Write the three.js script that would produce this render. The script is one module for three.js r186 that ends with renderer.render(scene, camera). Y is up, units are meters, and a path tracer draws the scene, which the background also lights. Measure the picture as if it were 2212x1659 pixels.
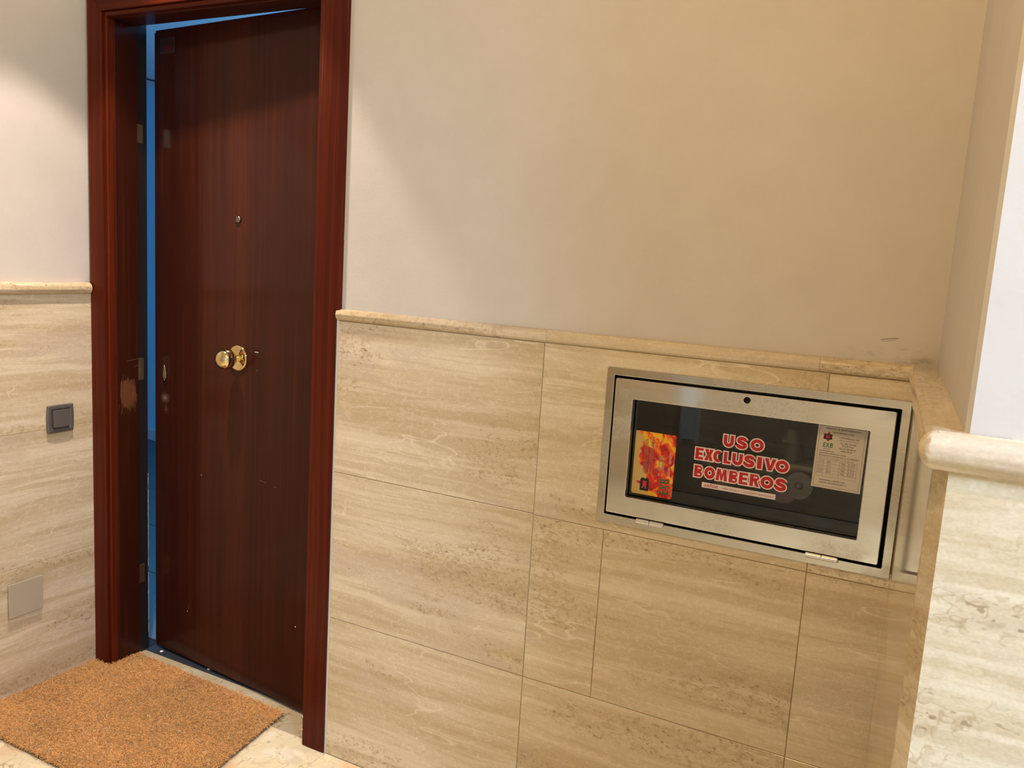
import * as THREE from 'three';
import { RectAreaLightUniformsLib } from 'three/addons/lights/RectAreaLightUniformsLib.js';
import { mergeGeometries, toCreasedNormals } from 'three/addons/utils/BufferGeometryUtils.js';
import { RoundedBoxGeometry } from 'three/addons/geometries/RoundedBoxGeometry.js';

// ---------------------------------------------------------------- camera, light levels, exposure
const scene = new THREE.Scene();
scene.background = new THREE.Color(0x000000);
const camera = new THREE.PerspectiveCamera(2 * Math.atan(829.5 / 1768.6) * 180 / Math.PI, 2212 / 1659, 0.05, 40);
camera.rotation.order = 'YXZ';
camera.rotation.set(-0.14515, 0.459644, 0.061495);
camera.position.set(0, 1.3837, 1.69);
scene.add(camera);
const renderer = new THREE.WebGLRenderer({ antialias: true });
renderer.toneMapping = THREE.LinearToneMapping;
renderer.toneMappingExposure = 1.0;
renderer.shadowMap.enabled = true;
RectAreaLightUniformsLib.init();
const LIGHT = {
  door: { at: [-1.80, 2.585, 0.28], color: [1.0, 0.88, 0.84], spill: 5.4, beam: 9.0, glow: 0.38, angle: 36 },
  hall: { at: [-0.30, 2.54, 1.35], color: [1.0, 0.70, 0.33], power: 2.3 },
  panel: { at: [1.45, 2.57, 1.95], color: [0.76, 1.12, 1.76], radiance: 84 },
  window: { color: [0.11, 0.45, 0.80], radiance: 20 },
};
const H = 2.6;                                      // ceiling height

// ---------------------------------------------------------------- helpers
const used = new Map();
function numbered(name) {
  const n = used.get(name) || 0; used.set(name, n + 1);
  return n ? name + '_' + String(n).padStart(3, '0') : name;
}
let seed = 7;
const rnd = () => { seed = (seed * 1664525 + 1013904223) >>> 0; return seed / 4294967296; };
const col = (r, g, b) => new THREE.Color().setRGB(r, g, b);
function thing(name, label, category, pos = [0, 0, 0], turn = 0) {
  const o = new THREE.Group(); o.name = numbered(name); scene.add(o);
  o.position.set(...pos); o.rotation.y = turn; o.userData = { label, category };
  return o;
}
function struct(name, label, pos = [0, 0, 0], turn = 0) {
  const o = new THREE.Group(); o.name = name; used.set(name, 1); scene.add(o);
  o.position.set(...pos); o.rotation.y = turn; o.userData = { kind: 'structure', label };
  return o;
}
function part(name, geo, mat, parent, label) {
  const m = new THREE.Mesh(geo, mat); m.name = name;
  m.castShadow = m.receiveShadow = true;
  if (label) m.userData.label = label;
  parent.add(m); return m;
}
// uv in metres by the way each face points
function uvBox(g, ou = 0, ov = 0, swap = false) {
  g = g.index ? g.toNonIndexed() : g;
  const p = g.attributes.position, n = g.attributes.normal, uv = new Float32Array(p.count * 2);
  for (let i = 0; i < p.count; i++) {
    const ax = Math.abs(n.getX(i)), ay = Math.abs(n.getY(i)), az = Math.abs(n.getZ(i));
    let u, v;
    if (ax > ay && ax > az) { u = p.getZ(i); v = p.getY(i); } else if (ay > az) { u = p.getX(i); v = p.getZ(i); } else { u = p.getX(i); v = p.getY(i); }
    if (swap) [u, v] = [v, u];
    uv[2 * i] = u + ou; uv[2 * i + 1] = v + ov;
  }
  g.setAttribute('uv', new THREE.BufferAttribute(uv, 2));
  return g;
}
const shapeOf = (pts, holes = []) => {
  const s = new THREE.Shape(pts.map(([x, y]) => new THREE.Vector2(x, y)));
  for (const h of holes) s.holes.push(h instanceof THREE.Path ? h : new THREE.Path(h.map(([x, y]) => new THREE.Vector2(x, y))));
  return s;
};
const rect = (x0, y0, x1, y1) => [[x0, y0], [x1, y0], [x1, y1], [x0, y1]];
function roundRect(x0, y0, x1, y1, r, path = new THREE.Path()) {
  path.moveTo(x0 + r, y0); path.lineTo(x1 - r, y0); path.absarc(x1 - r, y0 + r, r, -Math.PI / 2, 0, false);
  path.lineTo(x1, y1 - r); path.absarc(x1 - r, y1 - r, r, 0, Math.PI / 2, false);
  path.lineTo(x0 + r, y1); path.absarc(x0 + r, y1 - r, r, Math.PI / 2, Math.PI, false);
  path.lineTo(x0, y0 + r); path.absarc(x0 + r, y0 + r, r, Math.PI, Math.PI * 1.5, false);
  return path;
}
// an outline in the xy plane given depth from z0 to z1 with chamfered edges
function slab(shape, z0, z1, bevel = 0.0008, ou = 0, ov = 0, swap = false, segs = 1, curve = 8) {
  if (Array.isArray(shape)) shape = shapeOf(shape);
  const g = new THREE.ExtrudeGeometry(shape, { depth: z1 - z0 - 2 * bevel, bevelEnabled: bevel > 0, bevelThickness: bevel, bevelSize: bevel, bevelOffset: -bevel, bevelSegments: segs, curveSegments: curve });
  g.translate(0, 0, z0 + bevel);
  return uvBox(g, ou, ov, swap);
}
// a plan outline in x and z raised from y0 to y1
function rise(pts, y0, y1, bevel = 0, ou = 0, ov = 0) {
  const g = new THREE.ExtrudeGeometry(shapeOf(pts.map(([x, z]) => [x, -z])), { depth: y1 - y0 - 2 * bevel, bevelEnabled: bevel > 0, bevelThickness: bevel, bevelSize: bevel, bevelOffset: -bevel, bevelSegments: 1 });
  g.translate(0, 0, bevel); g.rotateX(-Math.PI / 2); g.translate(0, y0, 0);
  return uvBox(g, ou, ov);
}
const box = (x0, x1, y0, y1, z0, z1, bevel = 0.0008, ou = 0, ov = 0, swap = false) => slab(rect(x0, y0, x1, y1), z0, z1, bevel, ou, ov, swap);
// a moulding: outward distance and height of its profile, swept along plan points that each carry an outward direction
function moulding(path, profile, ou = 0) {
  const pos = [], idx = [], n = profile.length;
  for (const [x, z, nx, nz] of path) for (const [d, y] of profile) pos.push(x + nx * d, y, z + nz * d);
  for (let i = 0; i + 1 < path.length; i++) for (let j = 0; j < n; j++) {
    const a = i * n + j, b = i * n + (j + 1) % n, c = a + n, d = b + n;
    idx.push(a, b, c, b, d, c);
  }
  const cap = THREE.ShapeUtils.triangulateShape(profile.map(([d, y]) => new THREE.Vector2(d, y)), []);
  const last = (path.length - 1) * n;
  for (const [a, b, c] of cap) { idx.push(a, c, b); idx.push(last + a, last + b, last + c); }
  const g = new THREE.BufferGeometry(), uv = [];
  let run = ou;
  path.forEach((p, i) => {
    if (i) run += Math.hypot(p[0] - path[i - 1][0], p[1] - path[i - 1][1]) + 0.012 * Math.hypot(p[2] - path[i - 1][2], p[3] - path[i - 1][3]);
    let w = ou * 0.7; profile.forEach(([d, y], j) => { if (j) w += Math.hypot(d - profile[j - 1][0], y - profile[j - 1][1]); uv.push(run, w); });
  });
  g.setAttribute('position', new THREE.Float32BufferAttribute(pos, 3)); g.setAttribute('uv', new THREE.Float32BufferAttribute(uv, 2)); g.setIndex(idx);
  const f = g.toNonIndexed(); f.computeVertexNormals(); return toCreasedNormals(f, 0.6);
}
function railProfile(back, front, y0, y1) {          // a half-round nosing
  const r = (y1 - y0) / 2, rx = Math.min(r, 0.017), c = (y0 + y1) / 2, out = [[back, y0]];
  for (let i = 0; i <= 14; i++) { const a = -Math.PI / 2 + Math.PI * i / 14; out.push([front - rx + rx * Math.cos(a), c + r * Math.sin(a)]); }
  out.push([back, y1]); return out;
}

// ---------------------------------------------------------------- procedural textures
function hash(x, y, s) {
  let h = Math.imul(x, 374761393) ^ Math.imul(y, 668265263) ^ Math.imul(s, 1442695041);
  h = Math.imul(h ^ (h >>> 13), 1274126177); return ((h ^ (h >>> 16)) >>> 0) / 4294967296;
}
// value noise with a whole number of cells px by py over the tile (u, v in 0..1)
function vn(u, v, px, py, s) {
  let x = u * px, y = v * py;
  let xi = Math.floor(x), yi = Math.floor(y); const fx = x - xi, fy = y - yi;
  xi = ((xi % px) + px) % px; yi = ((yi % py) + py) % py;
  const x1 = (xi + 1) % px, y1 = (yi + 1) % py;
  const sx = fx * fx * (3 - 2 * fx), sy = fy * fy * (3 - 2 * fy);
  const a = hash(xi, yi, s), b = hash(x1, yi, s), c = hash(xi, y1, s), d = hash(x1, y1, s);
  return a + (b - a) * sx + (c - a) * sy + (a - b - c + d) * sx * sy;
}
function fb(u, v, px, py, s, oct = 4) {
  let t = 0, a = 0.5, n = 0;
  for (let i = 0; i < oct; i++) { t += a * vn(u, v, px << i, py << i, s + i * 17); n += a; a *= 0.55; }
  return t / n;
}
const sm = (a, b, x) => { const t = Math.min(1, Math.max(0, (x - a) / (b - a))); return t * t * (3 - 2 * t); };
function paint(w, h, fn, srgb, metres) {
  const d = new Uint8Array(w * h * 4), o = [0, 0, 0];
  for (let y = 0; y < h; y++) for (let x = 0; x < w; x++) {
    fn(x / w, y / h, o); const k = 4 * (y * w + x);
    d[k] = Math.min(255, Math.max(0, o[0])); d[k + 1] = Math.min(255, Math.max(0, o[1])); d[k + 2] = Math.min(255, Math.max(0, o[2])); d[k + 3] = 255;
  }
  const t = new THREE.DataTexture(d, w, h, THREE.RGBAFormat);
  t.wrapS = t.wrapT = THREE.RepeatWrapping; t.magFilter = THREE.LinearFilter; t.minFilter = THREE.LinearMipmapLinearFilter; t.generateMipmaps = true;
  if (srgb) t.colorSpace = THREE.SRGBColorSpace;
  t.repeat.set(1 / metres[0], 1 / metres[1]); t.needsUpdate = true; return t;
}
const mix3 = (o, c, t) => { o[0] += (c[0] - o[0]) * t; o[1] += (c[1] - o[1]) * t; o[2] += (c[2] - o[2]) * t; };
// travertine: strata along u, 1.6 m a side
const travertineMap = paint(2048, 2048, (u, v, o) => {
  const w = fb(u, v, 2, 6, 11, 4) - 0.5, w2 = fb(u, v, 10, 22, 31, 3) - 0.5;
  const vv = v + 0.026 * w + 0.008 * w2, uu = u + 0.02 * w2;
  const strata = fb(uu, vv, 2, 20, 51, 5), fine = fb(uu, vv, 5, 90, 71, 4), thin = fb(uu, vv, 8, 260, 75, 2), cloud = fb(uu, vv, 6, 15, 91, 4);
  const grain = vn(u, v, 640, 900, 3) - 0.5, mott = fb(u, v, 150, 220, 13, 2);
  o[0] = 201; o[1] = 180; o[2] = 148;
  mix3(o, [218, 201, 173], sm(0.50, 0.70, strata) * 0.6);
  mix3(o, [180, 156, 120], sm(0.50, 0.32, strata) * 0.5);
  mix3(o, [176, 151, 114], sm(0.52, 0.68, fine) * 0.42); mix3(o, [222, 206, 180], sm(0.46, 0.30, fine) * 0.35);
  mix3(o, [182, 158, 122], sm(0.55, 0.75, thin) * 0.28);
  mix3(o, [190, 168, 148], sm(0.55, 0.72, cloud) * 0.5);
  const zone = sm(0.48, 0.60, fb(uu, vv, 3, 16, 151, 4));                    // crumbly bands with worm-like marks
  const worm = Math.abs(fb(u, vv, 95, 135, 171, 2) - 0.5);
  mix3(o, [158, 132, 96], zone * sm(0.05, 0.0, worm) * 0.5);
  mix3(o, [160, 133, 98], zone * sm(0.52, 0.72, mott) * 0.34);
  mix3(o, [226, 211, 186], (1 - zone) * sm(0.55, 0.75, mott) * 0.22);
  const vein = Math.abs(fb(uu, vv, 4, 20, 191, 4) - 0.5);                      // pale wavering lines
  mix3(o, [230, 216, 190], sm(0.010, 0.0, vein) * sm(0.46, 0.62, fb(u, v, 7, 11, 211, 3)) * 0.55);
  const pit = fb(u, vv, 140, 380, 231, 2);
  mix3(o, [116, 90, 60], sm(0.77, 0.83, pit) * zone * 0.5);
  o[0] += 11; o[1] += 9; o[2] += 4; o[0] += grain * 12; o[1] += grain * 12; o[2] += grain * 11;
}, true, [1.6, 1.6]);
const stoneRough = paint(512, 512, (u, v, o) => { const a = fb(u, v, 6, 30, 5, 4), b = fb(u, v, 60, 90, 9, 2); o[0] = o[1] = o[2] = 255 * (0.62 + 0.5 * (a - 0.5) + 0.25 * (b - 0.5)); }, false, [1.6, 1.6]);
const marbleMap = paint(1024, 1024, (u, v, o) => {
  const w = fb(u, v, 4, 4, 311, 4) - 0.5, uu = u + 0.12 * w, vv = v - 0.1 * w;
  o[0] = 232; o[1] = 212; o[2] = 168;
  mix3(o, [222, 170, 124], sm(0.57, 0.74, fb(uu, vv, 6, 6, 321, 4)) * 0.75);
  mix3(o, [214, 196, 158], sm(0.50, 0.70, fb(uu, vv, 14, 14, 331, 3)) * 0.6);
  mix3(o, [244, 234, 205], sm(0.55, 0.72, fb(uu, vv, 10, 10, 341, 3)) * 0.6);
  const v1 = Math.abs(fb(uu, vv, 9, 9, 351, 4) - 0.5);
  mix3(o, [168, 146, 110], sm(0.012, 0, v1) * sm(0.45, 0.62, fb(u, v, 5, 5, 361, 2)) * 0.75);
  mix3(o, [150, 132, 106], sm(0.70, 0.8, fb(uu, vv, 60, 60, 371, 3)) * 0.35); mix3(o, [206, 184, 142], sm(0.035, 0, Math.abs(fb(uu, vv, 26, 26, 381, 3) - 0.5)) * 0.45);
}, true, [0.9, 0.9]);
function woodMap(base, dark, light, s) {
  return paint(512, 1024, (u, v, o) => {
    const w = (fb(u, v, 3, 2, s, 3) - 0.5) * 0.05, uu = u + w;
    const broad = fb(uu, v, 7, 1, s + 1, 3), line = fb(uu, v, 60, 2, s + 2, 3), pore = fb(uu, v, 200, 14, s + 3, 2);
    o[0] = base[0]; o[1] = base[1]; o[2] = base[2];
    mix3(o, light, sm(0.5, 0.75, broad) * 0.7); mix3(o, dark, sm(0.5, 0.25, broad) * 0.7);
    mix3(o, dark, sm(0.52, 0.72, line) * 0.55); mix3(o, light, sm(0.46, 0.28, line) * 0.45);
    mix3(o, dark, sm(0.62, 0.78, pore) * 0.5);
  }, true, [0.5, 1.4]);
}
const doorWood = woodMap([60, 20, 5], [49, 15, 4], [72, 28, 8], 401);
const frameWood = woodMap([84, 27, 8], [68, 20, 6], [98, 37, 13], 441);
const plasterBump = paint(1024, 1024, (u, v, o) => { o[0] = o[1] = o[2] = 255 * (0.55 * fb(u, v, 8, 8, 501, 4) + 0.3 * fb(u, v, 60, 60, 511, 3) + 0.15 * vn(u, v, 300, 300, 521)); }, false, [1.5, 1.5]);
const plasterMap = paint(1024, 1024, (u, v, o) => {
  o[0] = 207; o[1] = 194; o[2] = 178; const a = fb(u, v, 6, 6, 531, 4) - 0.5, b = fb(u, v, 24, 24, 541, 3) - 0.5;
  const k = 6 * a + 5 * b; o[0] += k; o[1] += k * 1.05; o[2] += k * 1.1;
}, true, [1.5, 1.5]);
const smear = (u, v) => sm(0.40, 0.72, fb(u, v, 5, 6, 601, 4)) * (0.5 + 0.7 * (fb(u, v, 36, 40, 631, 3) - 0.2));       // greasy smears and specks on the steel
const steelMap = paint(1024, 1024, (u, v, o) => {
  const a = smear(u, v), c = fb(u, v, 190, 200, 621, 2), l = vn(u, v, 4, 700, 641);
  const k = 224 + 6 * (l - 0.5); o[0] = k; o[1] = k * 0.965; o[2] = k * 0.90;
  mix3(o, [198, 189, 172], a * 0.5); mix3(o, [158, 150, 134], sm(0.50, 0.80, c) * a * 0.35);
}, true, [0.6, 0.6]);
const steelRough = paint(1024, 1024, (u, v, o) => {
  const l = vn(u, v, 3, 800, 641); o[0] = o[1] = o[2] = 255 * (0.22 + 0.7 * smear(u, v) + 0.06 * (l - 0.5));
}, false, [0.6, 0.6]);

// ---------------------------------------------------------------- materials
const canvasMap = (w, h, draw) => {
  const c = document.createElement('canvas'); c.width = w; c.height = h; const x = c.getContext('2d'); draw(x, w, h);
  const t = new THREE.CanvasTexture(c); t.colorSpace = THREE.SRGBColorSpace; t.magFilter = THREE.LinearFilter; t.anisotropy = 8; return t;
};
const std = (o) => new THREE.MeshStandardMaterial(o), phys = (o) => new THREE.MeshPhysicalMaterial(o);
const M = {
  plaster: std({ map: plasterMap, bumpMap: plasterBump, bumpScale: 0.0008, roughness: 0.92 }),
  ceiling: std({ color: col(0.78, 0.74, 0.67), roughness: 0.95 }),
  stone: phys({ map: travertineMap, roughnessMap: stoneRough, roughness: 0.34, specularIntensity: 0.9 }),
  polished: phys({ map: travertineMap, roughness: 0.07 }),
  honed: phys({ map: travertineMap, roughness: 0.62, specularIntensity: 0.7 }),
  grout: std({ color: col(0.34, 0.25, 0.13), roughness: 0.9 }),
  filler: std({ color: col(0.72, 0.68, 0.58), roughness: 0.9 }),
  marble: phys({ map: marbleMap, roughness: 0.22 }),
  sill: phys({ map: marbleMap, color: col(0.62, 0.60, 0.58), roughness: 0.3 }),
  door: phys({ map: doorWood, roughness: 0.55, specularIntensity: 0.25, clearcoat: 0.26, clearcoatRoughness: 0.14 }),
  frame: phys({ map: frameWood, roughness: 0.5, specularIntensity: 0.15, clearcoat: 0.12, clearcoatRoughness: 0.15 }),
  jamb: phys({ map: doorWood, roughness: 0.5, specularIntensity: 0.3, clearcoat: 0.3, clearcoatRoughness: 0.15 }),
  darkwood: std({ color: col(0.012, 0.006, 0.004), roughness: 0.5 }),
  brass: std({ color: col(0.74, 0.59, 0.30), metalness: 1, roughness: 0.07 }),
  oldBrass: std({ color: col(0.55, 0.46, 0.27), metalness: 1, roughness: 0.35 }),
  nickel: std({ color: col(0.26, 0.23, 0.18), metalness: 1, roughness: 0.3 }),
  steel: std({ map: steelMap, roughnessMap: steelRough, roughness: 0.45, metalness: 1 }),
  steelFrame: std({ map: steelMap, color: col(0.80, 0.77, 0.72), roughnessMap: steelRough, roughness: 0.62, metalness: 1 }),
  steelPlain: std({ color: col(0.72, 0.69, 0.64), metalness: 1, roughness: 0.32 }),
  cavity: std({ color: col(0.012, 0.011, 0.009), roughness: 0.8 }),
  boxInside: std({ color: col(0.012, 0.011, 0.009), roughness: 0.6 }),
  glass: phys({ color: 0xffffff, transmission: 1, thickness: 0, roughness: 0.01, ior: 1.36 }),
  valve: std({ color: col(0.045, 0.041, 0.032), metalness: 0.3, roughness: 0.45 }),
  valveRed: std({ color: col(0.07, 0.015, 0.015), roughness: 0.5 }),
  anthracite: phys({ color: col(0.15, 0.125, 0.105), roughness: 0.38, metalness: 0.3 }),
  beige: std({ color: col(0.55, 0.45, 0.31), roughness: 0.42, metalness: 0.25 }),
  aluminium: std({ color: col(0.07, 0.075, 0.085), metalness: 0.5, roughness: 0.28 }),
  bright: std({ color: col(0.85, 0.83, 0.78), metalness: 1, roughness: 0.25 }),
  chip: std({ color: col(0.80, 0.76, 0.70), roughness: 0.8 }),
  scratch: std({ color: col(0.20, 0.10, 0.07), roughness: 0.6 }),
  coirBase: std({ color: col(0.17, 0.08, 0.03), roughness: 1 }),
  coir: std({ color: 0xffffff, roughness: 0.85 }),
  blueWall: std({ color: col(0.50, 0.62, 0.74), roughness: 0.9 }),
  blueCeiling: std({ color: col(0.78, 0.52, 0.53), roughness: 0.9 }),
  darkTile: std({ color: col(0.10, 0.11, 0.12), roughness: 0.75 }),
  cable: std({ color: col(0.01, 0.01, 0.012), roughness: 0.6 }),
};

// ---------------------------------------------------------------- the setting
const XL = -2.305, PL = -2.325;                     // left wall: face of its stone, face of its plaster
const ZP = -0.005;                                   // wall with the door: face of its plaster (its stone is at z = 0)
const J1 = -0.760, J2 = -0.1505, H1 = 0.8075, H2 = 0.4035, RB = 1.212, RT = 1.243;   // joints and rail

{ // wall with the door and the cabinet
  const w = struct('wall_front', 'cream plaster wall above travertine tiles, holding the door and the steel cabinet');
  part('plaster', slab(shapeOf([[-2.6, 0], [PL + 0.012, 0], [PL + 0.012, 2.108], [-1.342, 2.108], [-1.342, 1.2135], [-1.353, 1.2135], [-1.353, 0], [0.2, 0], [0.2, H + 0.05], [-2.6, H + 0.05]], [rect(-0.592, 0.838, -0.011, 1.167)]), -0.17, -0.022, 0), M.plaster, w);
  part('plaster', slab([[-1.3415, 1.214], [0.2, 1.214], [0.2, H + 0.05], [-2.6, H + 0.05], [-2.6, 2.108], [-1.3415, 2.108]], -0.022, ZP, 0.0006), M.plaster, w);
  part('grout', slab(shapeOf(rect(-1.347, 0, 0.02, 1.214), [rect(-0.592, 0.838, -0.011, 1.167)]), -0.022, -0.0016, 0), M.grout, w, 'brown grout bed showing in the joints');
  part('filler', slab(rect(-1.3525, 0, -1.3465, 1.214), -0.022, -0.001, 0), M.filler, w, 'pale filler strip between door casing and stone');
  const dirt = canvasMap(512, 160, (x, w, h) => {       // grey hand marks above the rail
    const im = x.createImageData(w, h);
    for (let j = 0; j < h; j++) for (let i = 0; i < w; i++) {
      const u = i / w, v = j / h, k = 4 * (j * w + i), n = fb(u, v, 9, 5, 931, 4), st = fb(u, v, 5, 60, 941, 2);
      im.data[k] = 92; im.data[k + 1] = 80; im.data[k + 2] = 58; im.data[k + 3] = 34 * sm(0.42, 0.72, n) * sm(0.25, 0.7, st) * sm(0.25, 0.85, v) * sm(0, 0.2, u) * sm(1, 0.9, u);
    }
    x.putImageData(im, 0, 0); x.strokeStyle = 'rgba(120,98,70,0.3)'; x.lineWidth = 4;
    x.beginPath(); x.moveTo(w * 0.42, 34); x.quadraticCurveTo(w * 0.52, 20, w * 0.60, 18); x.stroke(); x.lineWidth = 2; x.beginPath(); x.moveTo(w * 0.44, 44); x.lineTo(w * 0.50, 36); x.lineTo(w * 0.58, 27); x.stroke();
  });
  const dg = plate(0.17, 0.052, 0.0003, 0); part('dirt_mark', dg, std({ map: dirt, transparent: true, roughness: 0.95 }), w, 'grey dirt smudges above the rail').position.set(-0.055, 1.270, ZP + 0.0003);
  const g = 0.0008;                                   // half a joint
  const tile = (pts, ou, ov) => part('stone_tile', slab(pts, -0.02, 0, 0.0007, ou, ov), M.stone, w);
  const R = (x0, x1, y0, y1, ou, ov) => tile(rect(x0 + g, y0 + g, x1 - g, y1 - g), ou, ov);
  R(-1.347, J1, 0.002, H2, 0.1, 0.9); R(-1.347, J1, H2, H1 + 0.003, 0.75, 0.28); R(-1.347, J1, H1 + 0.003, RB, 0.33, 0.62);
  R(J1, J2, 0.002, H2, 0.9, 0.05); R(J1, -0.585, H2, H1, 0.2, 1.3); R(-0.585, J2, H2, H1, 0.22, 1.3);
  tile([[J1 + g, H1 + g], [J2 - g, H1 + g], [J2 - g, 0.839], [-0.592, 0.839], [-0.592, 1.166], [J2 - g, 1.166], [J2 - g, RB], [J1 + g, RB]], 1.2, 0.35);
  R(J2, 0.02, 0.002, H2, 0.6, 1.1); R(J2, 0.02, H2, H1, 1.4, 0.6);
  R(J2, 0.02, H1, 0.839, 0.35, 0.15); R(J2, 0.02, 1.166, RB, 0.05, 0.55);
}
{ // left wall: its own x runs away from the viewer
  const w = struct('wall_left', 'cream plaster wall above travertine tiles on the left, with the light switch', [XL, 0, 0], Math.PI / 2);
  part('plaster', box(-3.5, 0.17, 0, H + 0.05, -0.2, PL - XL, 0), M.plaster, w);
  part('grout', box(-3.4, 0.0, 0, 1.214, PL - XL, -0.0016, 0), M.grout, w);
  const rows = [[0.002, 0.405], [0.405, 0.8095], [0.8095, 1.216]];
  for (let i = 0; i < 6; i++) rows.forEach(([y0, y1], j) => part('stone_tile', box(-0.6 * (i + 1) + 0.0005, -0.6 * i - 0.0005, y0 + 0.0005, y1 - 0.0005, -0.018, 0, 0.0003, 0.37 + i * 0.71 + j * 0.43, 0.2 + i * 0.37 + j * 0.59), M.stone, w));
}
const TX = 0.03178, TZ = 0.9995, RX = 0.001;        // the right wall runs along (TX, TZ) from (RX, 0)
{ // right wall: a deep reveal and the bright front of the pier
  const w = struct('wall_right', 'projecting pier on the right with brightly lit white plaster over travertine');
  part('plaster', rise([[0.031, -0.05], [0.0493, 0.7655], [0.0538, 0.77], [3.3, 0.77], [3.3, -0.17], [0.031, -0.17]], 1.2, H + 0.05), M.plaster, w);
  part('core', rise([[0.022, -0.05], [0.0449, 0.755], [0.06, 0.77], [3.3, 0.77], [3.3, -0.17], [0.022, -0.17]], 0, 1.2), M.grout, w);
  // polished side slabs
  const side = (a, b, y0, y1, ou, ov) => {
    const g = rise([[RX + TX * a, TZ * a], [RX + TX * b, TZ * b], [RX + 0.02 + TX * b, TZ * b], [RX + 0.02 + TX * a, TZ * a]], y0, y1, 0.0005, ou, ov);
    part('stone_tile', g, M.polished, w);
  };
  side(0.001, 0.766, 0.001, H1 - 0.0006, 0.3, 0.4); side(0.001, 0.766, H1 + 0.0006, RB + 0.004, 0.8, 0.1);
  // front slabs; the first ones end in a bevel towards the reveal
  const rows = [[0.002, 0.405], [0.405, 0.8095], [0.8095, RB + 0.004]];
  for (let i = 0; i < 5; i++) rows.forEach(([y0, y1], j) => {
    const x0 = i ? 0.039 + 0.6 * i + 0.0008 : 0.039, x1 = 0.039 + 0.6 * (i + 1) - 0.0008;
    const pts = i ? [[x0, 0.772], [x0, 0.79], [x1, 0.79], [x1, 0.772]] : [[0.0262, 0.7672], [0.0395, 0.79], [x1, 0.79], [x1, 0.772], [0.047, 0.7672]];
    part('stone_tile', rise(pts, y0 + 0.0006, y1 - 0.0006, 0.0004, 0.21 + i * 0.67 + j * 0.31, 0.55 + i * 0.3 + j * 0.47), M.stone, w);
  });
}
{ // floor of marble tiles
  const f = struct('floor', 'cream marble tile floor with orange patches and thin veins');
  part('bed', box(-2.5, 3.4, -0.12, -0.006, -0.13, 3.5, 0), M.filler, f);
  part('sill', box(-2.245, -1.415, -0.02, 0.0, -0.142, -0.022, 0.0006, 0.3, 0.1), M.sill, f, 'grey marble sill in the doorway');
  const s = 0.375;
  for (let i = -3; i < 12; i++) for (let k = 0; k < 9; k++) {
    const x0 = -1.35 + s * i, z0 = -0.022 + s * k, x1 = x0 + s, z1 = z0 + s;
    if (x0 > 0.1 && z1 < 0.7) continue;
    const g = box(-s / 2 + 0.0006, s / 2 - 0.0006, -s / 2 + 0.0006, s / 2 - 0.0006, -0.012, 0, 0.0005);
    g.rotateX(-Math.PI / 2);
    const gg = uvBox(g, rnd() * 3, rnd() * 3);
    part('floor_tile', gg, M.marble, f).position.set((x0 + x1) / 2, 0, (z0 + z1) / 2);
  }
}
{ const c = struct('ceiling', 'plain cream plaster ceiling');
  part('plaster', box(-2.6, 3.4, H, H + 0.1, -0.2, 3.6, 0), M.ceiling, c); }
{ // the rest of the landing, behind the photographer
  const w = struct('wall_rear', 'cream plaster wall over travertine behind the viewer');
  part('plaster', box(-2.5, 3.4, 1.22, H + 0.05, 3.4, 3.55, 0), M.plaster, w);
  for (let i = 0; i < 10; i++) for (let j = 0; j < 3; j++) part('stone_tile', box(-2.5 + 0.6 * i + 0.0008, -1.9 + 0.6 * i - 0.0008, 0.4067 * j + 0.001, 0.4067 * (j + 1) - 0.001, 3.38, 3.42, 0.0007, i * 0.37, j * 0.51 + i * 0.2), M.stone, w);
  const sw = struct('window_2', 'tall narrow daylit window in the wall behind the viewer'); sw.userData.category = 'window';
  const pane = part('pane', box(-1.295, -1.205, 0.35, 2.1, 3.366, 3.372, 0), std({ color: 0x000000, emissive: col(0.50, 0.56, 0.56), emissiveIntensity: 1 }), sw); pane.castShadow = false;
  part('frame', box(-1.31, -1.295, 0.33, 2.12, 3.355, 3.381, 0.001), M.ceiling, sw); part('frame', box(-1.205, -1.19, 0.33, 2.12, 3.355, 3.381, 0.001), M.ceiling, sw);
  const e = struct('wall_end', 'cream plaster wall closing the right end of the landing');
  part('plaster', box(3.28, 3.45, 0, H + 0.05, 0.5, 3.55, 0), M.plaster, e);
}
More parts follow.
